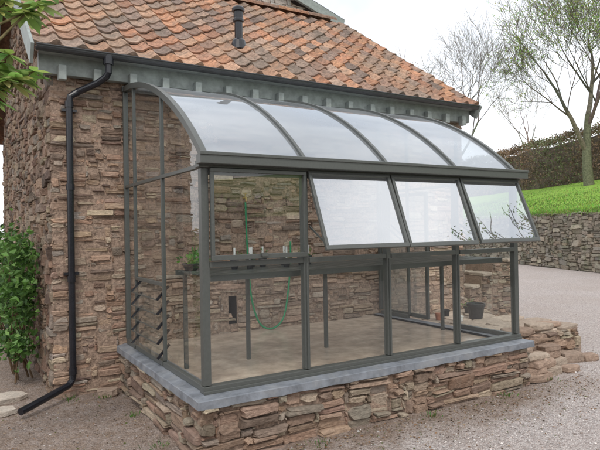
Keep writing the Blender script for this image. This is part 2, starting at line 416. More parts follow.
# ------------------------------------------------------------------ low wall below greenhouse
GL=3.35; o_=.07
lw=empty("low_stone_wall",(0,0,0),"low rubble stone plinth wall carrying the lean-to greenhouse","wall")
mb=MB()
mb.box((-o_+.012,-o_+.012,-.05),(GL+o_-.012,.12,.375)); mb.box((-o_+.012,.122,-.05),(.12,YW-.03,.375)); mb.box((GL-.12,.122,-.05),(GL+o_-.012,YW-.03,.375))
mk("wall_core",mb,M_mortar,lw)
PL2=[(.35,.255,.19),(.31,.21,.155),(.36,.30,.23),(.26,.185,.145),(.31,.265,.215),(.40,.33,.25),(.22,.17,.135),(.36,.25,.19),(.33,.24,.18)]
mb=MB(); kw=dict(cell=(.032,.0195),wr=(4,14),hr=(1,4),depth=.055,gap=.0065,pal=PL2,jit=.010,wavy=.014)
stones(mb,(-o_-.01,-o_+.02,-.03),(1,0,0),(0,-1,0),GL+2*o_+.02,.41,**kw)
stones(mb,(-o_+.02,-o_,-.03),(0,1,0),(-1,0,0),YW+o_-.03,.41,**kw)
stones(mb,(GL+o_-.02,-o_,-.03),(0,1,0),(1,0,0),YW+o_-.03,.41,**kw)
mk("wall_face",mb,M_stone,lw)

# ------------------------------------------------------------------ greenhouse
gh=empty("lean_to_greenhouse",(GL/2,0,.4),"grey framed lean-to glass greenhouse with curved roof and open vents","greenhouse")
ZS=.45;ZT=1.335
mb=MB()
prof=[(-.10,.448),(.02,.448),(.106,.432),(.113,.427),(.116,.372),(.112,.369),(.06,.376)]
path=[]
nn=26
for i in range(nn): path.append((0,YW-.01-(YW-.01)*i/nn,-1,0))
path.append((0,0,-1,-1))
for i in range(1,44): path.append((GL*i/44,0,0,-1))
path.append((GL,0,1,-1))
for i in range(1,nn+1): path.append((GL,(YW-.01)*i/nn,1,0))
vs=[]
for j,(o,z) in enumerate(prof):
    for i,(px,py,nx_,ny_) in enumerate(path):
        e1=.006*noise.noise(Vector((i*.55,(1 if j>3 else 0)*.7,4))) if j>1 else 0
        ez=.009*noise.noise(Vector((i*.5,8,8))) if j>=4 else (.002*noise.noise(Vector((i*.5,0,8))) if j>1 else 0)
        vs.append((px+nx_*(o+e1),py+ny_*(o+e1),z+ez))
L_=len(path)
mb.add(vs,[(i*L_+k,i*L_+k+1,(i+1)*L_+k+1,(i+1)*L_+k) for i in range(len(prof)-1) for k in range(L_-1)])
mk("lead_sill",mb,M_lead,gh,smooth=False)
bx("floor_slab",(.10,.10,.0),(GL-.10,YW-.012,.425),M_conc,gh,0)
def circ(p1,p2,p3):
    (x1,y1),(x2,y2),(x3,y3)=p1,p2,p3
    d=2*(x1*(y2-y3)+x2*(y3-y1)+x3*(y1-y2))
    ux=((x1*x1+y1*y1)*(y2-y3)+(x2*x2+y2*y2)*(y3-y1)+(x3*x3+y3*y3)*(y1-y2))/d
    uy=((x1*x1+y1*y1)*(x3-x2)+(x2*x2+y2*y2)*(x1-x3)+(x3*x3+y3*y3)*(x2-x1))/d
    return ux,uy,math.hypot(x1-ux,y1-uy)
cx,cz,cr=circ((-.02,2.12),(1.08,2.84),(YW-.03,3.08))
arcZ=lambda yy:cz+math.sqrt(cr*cr-(yy-cx)**2)
NA=20
def arcpt(t,off=0):
    a0=math.atan2(2.12-cz,-.02-cx);a1=math.atan2(3.08-cz,YW-.03-cx);a=a0+(a1-a0)*t
    return cx+(cr+off)*math.cos(a),cz+(cr+off)*math.sin(a)
bays=[0,.8375,1.675,2.5125,3.35]
for k,x in enumerate(bays):
    mb=MB(); hw=.014 if 0<k<4 else .022
    vs=[];fs=[]
    for i in range(NA+1):
        t=i/NA; ya,za=arcpt(t,.022); yb,zb=arcpt(t,-.03)
        vs+=[(x-hw,ya,za),(x+hw,ya,za),(x+hw,yb,zb),(x-hw,yb,zb)]
    for i in range(NA):
        for q in range(4): fs.append((i*4+q,i*4+(q+1)%4,(i+1)*4+(q+1)%4,(i+1)*4+q))
    fs+=[(0,1,2,3),(NA*4+3,NA*4+2,NA*4+1,NA*4)]
    mb.add(vs,fs); mk("roof_rib",mb,M_frame,gh)
for k in range(4):
    xa,xb=bays[k]+.014,bays[k+1]-.014
    vs=[]
    for i in range(NA+1):
        ya,za=arcpt(i/NA); vs+=[(xa,ya,za),(xb,ya,za)]
    mb=MB(); mb.add(vs,[(2*i,2*i+1,2*i+3,2*i+2) for i in range(NA)]); mk("roof_pane",mb,M_roofglass,gh,smooth=True)
bx("ridge_bar",(-.03,YW-.06,3.05),(GL+.03,YW-.022,3.11),M_frame,gh,.004)
mb=MB(); mb.box((-.07,-.115,2.065),(GL+.07,-.03,2.135)); mb.box((-.075,-.125,2.125),(GL+.075,-.105,2.15)); mb.box((-.05,-.031,2.047),(GL+.05,.05,2.10))
mk("eave_gutter",mb,M_frame,gh,bevel=.005)
for k,x in enumerate(bays):
    mb=MB(); h=.022 if 0<k<4 else .028
    mb.box((x-h,-.008,ZS+.05),(x+h,.05,2.044))
    if 0<k<4: mb.box((x-.006,-.022,ZS+.05),(x+.006,-.0075,ZT-.002))
    mk("post",mb,M_frame,gh,bevel=.003)
mb=MB(); mb.box((-.035,-.02,ZS-.002),(GL+.035,.055,ZS+.046)); mb.box((-.035,-.032,ZS-.004),(GL+.035,-.019,ZS+.018)); mk("bottom_rail",mb,M_frame,gh,bevel=.003)
for k in range(4):
    bx("transom",(bays[k]+.029,-.012,ZT),(bays[k+1]-.029,.045,ZT+.04),M_frame,gh)
    bx("head_rail",(bays[k]+.029,-.003,2.0),(bays[k+1]-.029,.045,2.043),M_frame,gh)
    mb=MB(); xa,xb=bays[k]+.02,bays[k+1]-.02
    mb.add([(xa,.012,ZS+.045),(xb,.012,ZS+.045),(xb,.012,ZT+.002),(xa,.012,ZT+.002)],[(0,1,2,3)]); mk("glass_pane",mb,M_glass,gh)
HWn=.66
for k,ang in enumerate((0,22,21,22.5)):
    th=math.radians(ang); xa,xb=bays[k]+(.008 if k else .03),bays[k+1]-(.008 if k<3 else .0)
    def T(p,th=th):
        x,o,s=p
        return (x,-.018-s*math.sin(th)-o*math.cos(th),2.045-s*math.cos(th)+o*math.sin(th))
    mb=MB(); fw=.028
    mb.box((xa,0,0),(xb,.028,fw),T=T); mb.box((xa,0,HWn-fw-.008),(xb,.028,HWn),T=T)
    mb.box((xa,0,fw-.001),(xa+fw,.027,HWn-fw-.007),T=T); mb.box((xb-fw,0,fw-.001),(xb,.027,HWn-fw-.007),T=T)
    wn=mk("window",mb,M_frame,gh,bevel=.003)
    mb=MB(); vs=[T((xa+fw*.8,.012,fw*.8)),T((xb-fw*.8,.012,fw*.8)),T((xb-fw*.8,.012,HWn-fw*.8)),T((xa+fw*.8,.012,HWn-fw*.8))]
    mb.add(vs,[(0,1,2,3)]); mk("glass",mb,M_glass2 if k else M_glass,wn)
    if k:
        for xx in (xa+.03,xb-.03):
            mb=MB(); mb.beam((xx,.0,1.62),T((xx,-.004,HWn-.05)),.006,.014)
            mk("window_stay",mb,M_frame,wn)
    else:
        bx("window_handle",(.42,-.07,1.40),(.47,-.047,1.43),M_frame,wn)
def endpane(x,ya,yb,za,zb,arc=False):
    mb=MB()
    if arc:
        vs=[(x,ya,za),(x,yb,za)];n=8
        for i in range(n+1):
            yy=yb+(ya-yb)*i/n; vs.append((x,yy,arcZ(yy)-.02))
        mb.add(vs,[tuple(range(len(vs)))])
    else: mb.add([(x,ya,za),(x,yb,za),(x,yb,zb),(x,ya,zb)],[(0,1,2,3)])
    mk("end_pane",mb,M_glass,gh)
YE=YW-.03
for x in (0,GL):
    div=[.95,1.82] if x==0 else [.78,1.60]
    bx("post",(x-.024,YE-.04,ZS+.05),(x+.024,YE,3.045),M_frame,gh)
    for yy in div:
        bx("post",(x-.015,yy-.015,ZS+.05),(x+.015,yy+.015,arcZ(yy)-.03),M_frame,gh)
    ys=[.051]+div+[YE-.04]
    for i in range(3):
        a,b=ys[i]+(.015 if i else 0),ys[i+1]-(.015 if i<2 else 0)
        bx("transom",(x-.016,a+.001,2.05),(x+.016,b-.001,2.08),M_frame,gh)
        endpane(x,a-.01 if i else 0.02,b+.01,2.07,0,True)
        if x==0:
            bx("bottom_rail",(x-.022,a+.001,ZS),(x+.022,b-.001,ZS+.045),M_frame,gh)
            if i==1:
                lv=bx("louvre_window",(x-.018,a+.001,1.13),(x+.018,b-.001,1.16),M_frame,gh)
                for j in range(5):
                    zz=ZS+.12+j*.125
                    mb=MB(); mb.beam((x-.055,(a+b)/2,zz-.05),(x+.045,(a+b)/2,zz+.055),b-a-.04,.004); mk("louvre_blade",mb,M_glass,lv)
                    for ye in (a+.012,b-.012):
                        mb=MB(); mb.beam((x-.058,ye,zz-.055),(x+.048,ye,zz+.06),.018,.02); mk("blade_clip",mb,M_black,lv)
                    mb=MB(); mb.box((x-.060,a+.022,zz-.058),(x-.053,b-.022,zz-.050)); mk("blade_edge",mb,M_frame,lv)
                endpane(x,a,b,1.15,2.06)
            else: endpane(x,a,b,ZS+.04,2.06)
        elif i!=1:
            bx("bottom_rail",(x-.022,a+.001,ZS),(x+.022,b-.001,ZS+.045),M_frame,gh)
            endpane(x,a,b,ZS+.04,2.06)
mb=MB(); dx=GL+.05; ya,yb=1.30,2.12
mb.box((dx-.015,ya,.47),(dx+.015,ya+.045,2.03)); mb.box((dx-.015,yb-.045,.47),(dx+.015,yb,2.03))
for zz in (.47,1.2,1.985): mb.box((dx-.014,ya+.0445,zz),(dx+.014,yb-.0445,zz+.045))
dr=mk("door",mb,M_frame,gh,bevel=.003)
mb=MB(); mb.add([(dx,ya+.04,.5),(dx,yb-.04,.5),(dx,yb-.04,2.0),(dx,ya+.04,2.0)],[(0,1,2,3)]); mk("glass",mb,M_glass3,dr)
bx("handle",(dx+.016,ya+.005,1.15),(dx+.04,ya+.03,1.35),M_black,dr)

# ------------------------------------------------------------------ bench inside
be=empty("plant_bench",(1.7,.45,.425),"long slatted grey metal staging bench on slim legs","bench")
mb=MB(); BZ=1.27
mb.box((.08,.10,BZ-.045),(3.27,.13,BZ)); mb.box((.08,.86,BZ-.045),(3.27,.89,BZ))
for j in range(7): mb.box((.08,.155+j*.1,BZ-.012),(3.27,.215+j*.1,BZ))
x=.2
while x<3.25: mb.box((x-.012,.129,BZ-.04),(x+.012,.861,BZ-.011)); x+=.2
mk("bench_top",mb,M_frame,be)
for x in (.16,.75,1.6,2.4,3.19):
    bx("leg",(x-.016,.859,.425),(x+.016,.891,BZ-.046),M_frame,be,.002)
def pot(name,c,r,h,col,label,plant=0,lcol=(.12,.28,.05),sticks=False,group="plant pots",ls=.05,cat=None):
    e=empty(name,c,label,cat or ("pot" if not plant else "potted plant"),group)
    mb=MB(); mb.lathe(c,[(0,.0),(r*.72,0),(r*.95,h*.8),(r*1.05,h*.8),(r*1.05,h),(r*.93,h),(r*.9,h*.85),(0,h*.82)],16,col); mk("pot",mb,M_col,e)
    if plant:
        mb=MB()
        for i in range(plant):
            a=UN(0,2*PI);el=UN(.2,1.4); d=Vector((math.cos(a)*math.cos(el),math.sin(a)*math.cos(el),math.sin(el)))
            l=UN(.03,1)*ls*2.4; p=Vector(c)+Vector((0,0,h*.85)); q=p+d*l
            if i%3==0: mb.tube([p,q],.0015,3,lcol)
            mb.leaf(q,d+Vector((UN(-.6,.6),UN(-.6,.6),UN(-.6,.3))),ls*UN(.6,1.2),ls*.5,tuple(z*UN(.6,1.3) for z in lcol))
        mk("foliage",mb,M_leaf,e)
    if sticks:
        mb=MB(); mb.box((c[0]-.008,c[1]-.001,c[2]+h*.7),(c[0]+.008,c[1]+.001,c[2]+h+.10),(.85,.85,.83)); mk("plant_label",mb,M_col,e)
pot("potted_plant",(.16,.72,BZ),.07,.06,(.03,.03,.03),"black pot of bright green seedlings on the bench",40)
pot("potted_plant",(.26,.80,BZ),.05,.05,(.03,.03,.03),"black pot of bright green seedlings on the bench",26)
for i,(x,yy) in enumerate(((.50,.6),(.62,.55),(.72,.72),(.82,.70),(.95,.5),(1.06,.74),(1.16,.6),(1.3,.7))):
    pot("potted_plant",(x,yy,BZ),.035,.08,(.04,.04,.045),"small dark pot with white label on the bench",12,(.14,.2,.06),True,ls=.035)
mb=MB()
ctrl=[(1.36,YW-.05,1.92),(1.37,YW-.05,1.5),(1.39,YW-.05,1.1),(1.42,YW-.07,.75),(1.50,YW-.11,.50),(1.64,YW-.15,.445),(1.80,YW-.12,.55),(1.90,YW-.07,.85),(1.95,YW-.05,1.2),(1.955,YW-.05,1.45)]
def catm(c,n=8):
    out=[];c=[Vector(p) for p in c];c=[c[0]]+c+[c[-1]]
    for i in range(1,len(c)-2):
        for k in range(n):
            t=k/n;out.append(.5*((2*c[i])+(c[i+1]-c[i-1])*t+(2*c[i-1]-5*c[i]+4*c[i+1]-c[i+2])*t*t+(3*c[i]-c[i-1]-3*c[i+1]+c[i+2])*t**3))
    out.append(c[-2]);return out
mb.tube(catm(ctrl),.011,8); mk("garden_hose",mb,M_hose,smooth=True,label="green garden hose looped against the stone wall",cat="hose")
e=empty("water_tap",(1.36,YW-.03,1.9),"small brass tap fixed to the stone wall","tap")
mb=MB(); mb.tube([(1.36,YW-.0,1.97),(1.36,YW-.07,1.97),(1.36,YW-.075,1.93)],.012,8,(.4,.28,.1)); mb.tube([(1.36,YW-.05,1.98),(1.36,YW-.05,2.02)],.007,8,(.4,.28,.1)); mb.box((1.335,YW-.057,2.02),(1.385,YW-.043,2.03),(.4,.28,.1)); mk("tap_body",mb,M_col,e)

# ------------------------------------------------------------------ ground
def ground_material():
    m=bpy.data.materials.new("gravel_ground"); m.use_nodes=True; nt=m.node_tree; b=nt.nodes['Principled BSDF']
    b.inputs['Roughness'].default_value=.95; b.inputs['Specular IOR Level'].default_value=.15
    g=N(nt,'ShaderNodeNewGeometry'); co=g.outputs['Position']
    v=N(nt,'ShaderNodeTexVoronoi'); v.inputs['Scale'].default_value=80; nt.links.new(co,v.inputs['Vector'])
    sp=N(nt,'ShaderNodeSeparateColor'); nt.links.new(v.outputs['Color'],sp.inputs[0])
    cr=N(nt,'ShaderNodeValToRGB'); nt.links.new(sp.outputs[0],cr.inputs[0])
    el=cr.color_ramp.elements; el[0].color=(.32,.27,.255,1); el[1].color=(.84,.79,.76,1)
    for p,c in((.3,(.56,.495,.475,1)),(.6,(.68,.61,.585,1)),(.8,(.50,.46,.45,1))):
        q=el.new(p); q.color=c
    ed=mrange(nt,v.outputs['Distance'],.0,.75,1.1,.68)
    cc=N(nt,'ShaderNodeCombineColor')
    for i in range(3): nt.links.new(ed,cc.inputs[i])
    grav=mixc(nt,1.0,cr.outputs[0],cc.outputs[0],'MULTIPLY')
    big=ns(nt,co,.7,8,.65); bf=mrange(nt,big,.42,.66)
    grav=mixc(nt,mathn(nt,'MULTIPLY',bf,.34),grav,(.39,.32,.28))
    s=ns(nt,co,38,8,.75); soil=N(nt,'ShaderNodeValToRGB'); nt.links.new(s,soil.inputs[0])
    e=soil.color_ramp.elements; e[0].position=.3;e[0].color=(.085,.055,.04,1); e[1].position=.72;e[1].color=(.38,.285,.22,1)
    xyz=N(nt,'ShaderNodeSeparateXYZ'); nt.links.new(co,xyz.inputs[0])
    n2=ns(nt,co,2.2,8,.7); nx=mathn(nt,'MULTIPLY_ADD',n2,1.6,-.8)
    yy=mathn(nt,'ADD',xyz.outputs[1],nx); xx=mathn(nt,'ADD',xyz.outputs[0],nx)
    m1=mathn(nt,'MULTIPLY',mrange(nt,yy,-.75,-.25),mrange(nt,xx,4.4,3.2))
    m2=mrange(nt,xx,.6,-.3)
    ms=mathn(nt,'MAXIMUM',m1,m2)
    n3=ns(nt,co,9,8,.8); ms=mathn(nt,'MULTIPLY',ms,mrange(nt,n3,.3,.6,.4,.95))
    col=mixc(nt,ms,grav,soil.outputs[0])
    nt.links.new(col,b.inputs['Base Color'])
    bp=N(nt,'ShaderNodeBump'); bp.inputs['Strength'].default_value=.9; bp.inputs['Distance'].default_value=.012
    h=mathn(nt,'SUBTRACT',1.0,v.outputs['Distance']); h=mathn(nt,'MULTIPLY_ADD',s,1.2,h); nt.links.new(h,bp.inputs['Height']); nt.links.new(bp.outputs[0],b.inputs['Normal'])
    return m
M_ground=ground_material()
mb=MB()
def gz_(x,y):
    d=math.hypot(x,y)
    return .018*noise.noise(Vector((x*.5,y*.5,0)))*(1 if d<25 else 0)-.02
xs=[-400,-150,-60,-25]+[-12+i*.5 for i in range(70)]+[26,60,150,400]
vs=[(x,y,gz_(x,y)) for y in xs for x in xs];m=len(xs)
mb.add(vs,[(j*m+i,j*m+i+1,(j+1)*m+i+1,(j+1)*m+i) for j in range(m-1) for i in range(m-1)])
mk("ground",mb,M_ground,smooth=True,origin=(0,0,0),kind="structure",label="pinkish grey gravel yard with brown soil patches",cat="ground")
def inside(x,y): return (-.13<x<GL+.13 and y>-.13) or (x>X0-.02 and y>YW-.03 and x<X1+.02)
mb=MB()
PC=[(.62,.56,.53),(.48,.43,.40),(.72,.68,.65),(.36,.29,.26),(.54,.45,.41),(.50,.48,.47)]
for i in range(20000):
    x=UN(-2.2,8);yv=UN(-3.4,2.6) if i%2 else UN(-3.2,.2)
    if inside(x,yv): continue
    soilz=(x<.2) or (yv>-.6 and x<4)
    if soilz and Rn()<.5: continue
    r=UN(.003,.009)*(1.7 if Rn()<.03 else 1); z=gz_(x,yv)+r*.3
    a=UN(0,PI);c1,s1=math.cos(a),math.sin(a); e1=UN(.6,1.3);e2=UN(.6,1.3)
    P=[]
    for px,py,pz in ((1,0,0),(0,1,0),(-1,0,0),(0,-1,0),(UN(-.3,.3),UN(-.3,.3),.75),(0,0,-.6)):
        px*=r*e1;py*=r*e2; P.append((x+px*c1-py*s1,yv+px*s1+py*c1,z+pz*r))
    k=UN(.7,1.2);c=random.choice(PC)
    if soilz: c=tuple(q*.7 for q in c)
    mb.add(P,[(0,1,4),(1,2,4),(2,3,4),(3,0,4)],tuple(q*k for q in c))
mk("gravel",mb,M_peb,kind="stuff",label="loose pinkish grey gravel chips over the yard",cat="gravel")
mb=MB()
for i in range(7000):
    if i<2600: x=UN(-2.2,.0);yv=UN(-2.2,2.1)
    elif i<5600: x=UN(-.3,4.2);yv=-.14-abs(random.gauss(0,.38))
    else: x=UN(.5,7);yv=UN(-3,.5)
    if inside(x,yv): continue
    a=UN(0,2*PI); c=random.choice([(.22,.12,.06),(.32,.19,.10),(.12,.08,.05),(.40,.30,.19),(.12,.14,.04),(.08,.055,.04)])
    l=UN(.008,.030)
    mb.leaf((x,yv,gz_(x,yv)+UN(.003,.010)),(math.cos(a),math.sin(a),UN(-.1,.25)),l,l*UN(.12,.5),c)
mk("leaf_litter",mb,M_leaf,kind="stuff",label="dry brown leaf litter and twigs on soil",cat="leaf litter")
mb=MB()
for (tx_,ty_) in [(-.3,1.9),(-.2,1.2),(-.25,.4),(.8,-.22),(1.9,-.24),(2.9,-.22),(-1.4,1.6),(-.6,2.05),(3.7,-.1),(5.2,.2)]:
    for i in range(26):
        a=UN(0,2*PI);r=abs(random.gauss(0,.05)); x,yv=tx_+r*math.cos(a),ty_+r*math.sin(a)
        if inside(x,yv): continue
        mb.leaf((x,yv,-.01),(math.cos(a)*.5,math.sin(a)*.5,1),UN(.02,.06),.008,tuple(q*UN(.6,1.3) for q in(.10,.20,.04)))
mk("weeds",mb,M_leaf,kind="stuff",label="small green weeds at the wall foot",cat="weeds")

# ------------------------------------------------------------------ individual stones and landing
def slabmesh(c,w,d,h,rot,col):
    mb=MB();c=Vector(c);n=11;pts=[]
    for k in range(n):
        t=2*PI*k/n; ct,st=math.cos(t),math.sin(t)
        q=1/max(abs(ct),abs(st))**.85*UN(.84,1.06); x,y=ct*q*w/2,st*q*d/2
        pts.append((x*math.cos(rot)-y*math.sin(rot),x*math.sin(rot)+y*math.cos(rot)))
    vs=[];tx,ty=UN(-.05,.05),UN(-.05,.05)
    for zz,s in((0,.95),(h*.25,1.02),(h*.85,1.0),(h,.95)):
        for x,y in pts: vs.append((c.x+x*s+UN(-.006,.006),c.y+y*s+UN(-.006,.006),c.z+zz+tx*x+ty*y+UN(-.003,.003)))
    vs.append((c.x,c.y,c.z+h+.002))
    fs=[(q*n+k,q*n+(k+1)%n,(q+1)*n+(k+1)%n,(q+1)*n+k) for q in range(3) for k in range(n)]+[(3*n+k,3*n+(k+1)%n,4*n) for k in range(n)]+[tuple(range(n))[::-1]]
    mb.add(vs,fs,col); return mb
def merge(mb,s):
    b0=len(mb.v); mb.v+=s.v; mb.c+=s.c; mb.f+=[tuple(i+b0 for i in f) for f in s.f]
def shade(c,lo=.85,hi=1.12):
    k=UN(lo,hi); return tuple(q*k for q in c)
ld=MB(); ld.box((GL+.12,.42,-.05),(4.95,YW-.03,.31))
LD=empty("stone_landing",(4.2,1.2,0),"rough stone paved landing beside the greenhouse door","landing")
mk("landing_core",ld,M_mortar,LD)
mb=MB(); stones(mb,(GL+.10,.44,-.03),(1,0,0),(0,-1,0),1.62,.37,**kw); stones(mb,(4.93,.42,-.03),(0,1,0),(1,0,0),1.7,.37,**kw)
mk("landing_face",mb,M_stone,LD)
mb=MB()
yy=.45
while yy<2.0:
    x=GL+.18
    while x<4.85:
        ww=UN(.28,.5)
        merge(mb,slabmesh((x+ww/2,yy+.17,.305),ww*1.0,.36,.04,UN(-.08,.08),shade((.46,.375,.305)))); x+=ww
    yy+=.37
mk("paving",mb,M_stone,LD)
def rock(c,w,d,h,rot=None,lab="loose rough brown stone block lying on the gravel",pale=False):
    col=shade(random.choice([(.38,.29,.23),(.34,.25,.195),(.41,.335,.27),(.37,.27,.21)]))
    if pale: col=(.50,.44,.38)
    mk("stone_block",slabmesh(c,w,d,h,UN(-.4,.4) if rot is None else rot,col),M_stone,label=lab,cat="stone",group="loose stone blocks")
for c,w_,d_,h_ in [((3.62,-.0,-.02),.34,.2,.08),((3.60,.02,.06),.32,.2,.06),((3.66,.02,.12),.30,.2,.07),((3.60,.05,.19),.28,.2,.05),((3.95,.12,-.02),.38,.22,.08),((3.97,.14,.06),.32,.2,.07),((3.92,.18,.13),.26,.2,.06),((3.72,.26,.0),.3,.2,.28),
                 ((4.28,.28,-.02),.36,.24,.09),((4.30,.32,.07),.30,.2,.08),((4.32,.34,.15),.24,.2,.06),((4.66,.30,-.02),.32,.24,.11),((4.9,.22,-.02),.22,.18,.07),((4.25,.02,-.02),.24,.15,.06),((5.15,.6,-.02),.28,.2,.09),((3.55,.28,.28),.32,.22,.06),
                 ((4.0,.5,.345),.36,.24,.06),((4.45,.55,.345),.32,.22,.07),((5.2,1.1,-.02),.32,.24,.09),((4.75,.62,.345),.3,.2,.05)]:
    rock(c,w_,d_,h_)
rock((-.25,2.02,-.02),.2,.14,.07,lab="loose brown stone lying on the soil")
for c,w_,d_,h_ in [((-1.22,1.98,-.025),.36,.26,.05),((-1.5,2.3,-.025),.4,.3,.06),((-1.12,2.42,-.025),.34,.26,.06)]:
    rock(c,w_,d_,h_,lab="flat pale stone slab lying below the downpipe",pale=True)
pot("plant_pot",(4.5,1.55,.35),.12,.2,(.02,.02,.022),"black plastic pot standing on the stone landing")
pot("plant_pot",(4.0,1.75,.35),.045,.09,(.35,.14,.08),"tiny terracotta pot standing on the stone landing")
pot("plant_pot",(4.15,1.5,.35),.04,.07,(.7,.7,.68),"tiny white pot standing on the stone landing")
pot("plant_pot",(4.3,1.9,.35),.05,.09,(.02,.02,.022),"tiny black pot standing on the stone landing")
pot("potted_plant",(4.75,1.9,.35),.07,.1,(.03,.03,.03),"small black pot with pale green plant on the landing",40,(.18,.28,.09),ls=.045)
pot("white_tube",(5.18,1.45,.0),.045,.72,(.7,.71,.69),"narrow white tube standing beside the stone landing",group=None,cat="tube")
ST=empty("stone_steps",(6.2,3.2,0),"old rubble stone steps rising beside the barn corner","steps")
for i in range(5):
    mb=MB(); h=.2*(i+1); xa=5.2+i*.28; xb=xa+.275 if i<4 else 6.95
    mb.box((xa,2.785,-.05),(xb,4.2,h-.05),(.3,.22,.17))
    stones(mb,(xa,2.80,-.02),(1,0,0),(0,-1,0),xb-xa,h-.03,cell=(.035,.024),wr=(3,8),hr=(1,3),depth=.05,pal=PL2)
    xx=xa
    while xx<xb-.05:
        ww=min(xb-xx,UN(.28,.45))
        for yk in (2.98,3.42,3.86): merge(mb,slabmesh((xx+ww/2,yk+UN(-.03,.03),h-.048),ww*1.08,.46,.055,UN(-.08,.08),shade((.44,.37,.30))))
        xx+=ww
    mk("step",mb,M_stone,ST)

# ------------------------------------------------------------------ retaining wall, bank, hedge
wd=Vector((.388,.921,0)).normalized(); wn_=Vector((wd.y,-wd.x,0)); PB=Vector((16.4,6.87,0))
def BP(s,t,z): p=PB+wd*s+wn_*t; return (p.x,p.y,z)
RW=empty("retaining_wall",PB,"long grey brown drystone retaining wall below the grass bank","wall")
mb=MB(); 
mb.add([BP(-30,.02,-.1),BP(45,.02,-.1),BP(45,.02,2.0),BP(-30,.02,2.0),BP(-30,.6,2.0),BP(45,.6,2.0)],[(0,1,2,3),(3,2,5,4)]); mk("wall_core",mb,mat("dark_joint",(.15,.135,.105),1,bump=0),RW)
mb=MB(); PG=[(.30,.265,.215),(.34,.30,.24),(.25,.22,.18),(.32,.26,.205),(.28,.26,.225),(.37,.33,.265)]
stones(mb,BP(-8,.03,0),wd,-wn_,26,2.02,cell=(.06,.036),wr=(2,10),hr=(1,4),depth=.07,gap=.010,pal=PG,jit=.02,wavy=.06,tint=lambda u,v,c:tuple(q*(1+.5*noise.noise(Vector((u*.4,v,1)))) for q in c))
mk("wall_face",mb,M_stone2,RW)
def bz(s,t): return 2.0+.23*t*(1 if t<14 else 14/t)+(.1*noise.noise(Vector((s*.2,t*.3,5))) if t>0.3 else 0)
mb=MB()
ts=[.3,.8,1.5,3,5,7,9,11,14,25,60,150]; ss=[-60,-40]+[-30+i*2 for i in range(40)]+[60,100,180]
vs=[BP(s,t,bz(s,t)) for t in ts for s in ss]; m=len(ss)
mb.add(vs,[(j*m+i,j*m+i+1,(j+1)*m+i+1,(j+1)*m+i) for j in range(len(ts)-1) for i in range(m-1)])
M_grass=mat("grass",(.19,.34,.055),.9,0,5,.3,.5,.05,dirt=(.26,.38,.08),dscale=1.2,dlo=.4,dhi=.7,spec=.1)
mk("grass_bank",mb,M_grass,smooth=True,kind="structure",label="bright green grass bank rising behind the wall",cat="grass")
mb=MB()
for i in range(26000):
    s=UN(-6,18);t=.15+abs(random.gauss(0,1))*3 if i%3 else UN(-.08,.5)
    if t>8.5: continue
    p=BP(s,t,bz(s,max(t,0))-.02); l=UN(.04,.12)
    k=.9+.5*noise.noise(Vector((s*.7,t*.7,2)))
    mb.leaf(p,(UN(-.4,.4)-.2,UN(-.4,.4),1 if t>.1 else UN(-.6,1)),l,.03,tuple(q*k*UN(.7,1.3) for q in random.choice([(.22,.40,.07),(.28,.44,.10),(.17,.31,.06),(.30,.38,.12)])))
mk("grass",mb,M_leaf,kind="stuff",label="long green grass blades on the bank",cat="grass")
def hedge(name,p0,p1,h,th,z0,cols,nl,ls,label,core=(.05,.04,.025)):
    e=empty(name,(p0[0],p0[1],z0),label,"hedge")
    p0=Vector((p0[0],p0[1],0));p1=Vector((p1[0],p1[1],0));d=(p1-p0);L=d.length;d.normalize();nn=Vector((d.y,-d.x,0))
    hh=lambda s:h*(1+.12*noise.noise(Vector((s*.35,2,7)))+.09*noise.noise(Vector((s*1.5,2,1))))
    mb=MB();ns_=int(L/1.0)
    sec=[(-.4,0),(-.42,.5),(-.3,.9),(0,.95),(.3,.9),(.42,.5),(.4,0)]
    vs=[]
    for i in range(ns_+1):
        s=L*i/ns_
        for a,b in sec: vs.append(p0+d*s+nn*(a*th+UN(-.1,.1))+Vector((0,0,z0+b*hh(s)*.93)))
    fs=[(i*7+k,i*7+k+1,(i+1)*7+k+1,(i+1)*7+k) for i in range(ns_) for k in range(6)]
    mb.add(vs,fs,core); mk("hedge_core",mb,M_hedge,e)
    mb=MB()
    for i in range(nl):
        s=UN(0,L);H=hh(s)
        r=Rn()
        if r<.4: a=-.5+UN(-.06,.04);b=Rn()
        elif r<.7: a=.5+UN(-.04,.06);b=Rn()
        else: a=UN(-.5,.5);b=1+random.gauss(0,.035)
        if b>.85: a*=.85
        cl=noise.noise(Vector((s*1.1,b*3,a*2)))
        a+=cl*.12
        p=p0+d*s+nn*(a*th)+Vector((0,0,z0+b*H))
        c=cols[int((noise.noise(Vector((s*.25,3,b)))*.9+.5+UN(-.3,.3))*len(cols))%len(cols)];k=UN(.7,1.3)*(1+cl*.6)
        mb.leaf(p,(UN(-1,1),UN(-1,1),UN(-.8,1)),ls*UN(.6,1.5),ls*.6,tuple(max(0,q*k) for q in c))
    mk("hedge_foliage",mb,M_hedge,e)
a=BP(-16,9.5,0);b=BP(34,9.5,0)
hedge("beech_hedge",a,b,3.1,1.6,4.0,[(.24,.16,.11),(.29,.20,.13),(.20,.15,.10),(.19,.22,.11),(.16,.19,.09)],42000,.14,"tall brown and green beech hedge on top of the bank",core=(.13,.10,.075))
hedge("reflected_hedge",(-22,-14),(30,-17),2.6,2,0,[(.08,.12,.05),(.10,.14,.05),(.12,.11,.06)],7000,.3,"unseen dark green hedge added for the closed panes to reflect")  # added behind the camera, darkens what the closed glass reflects

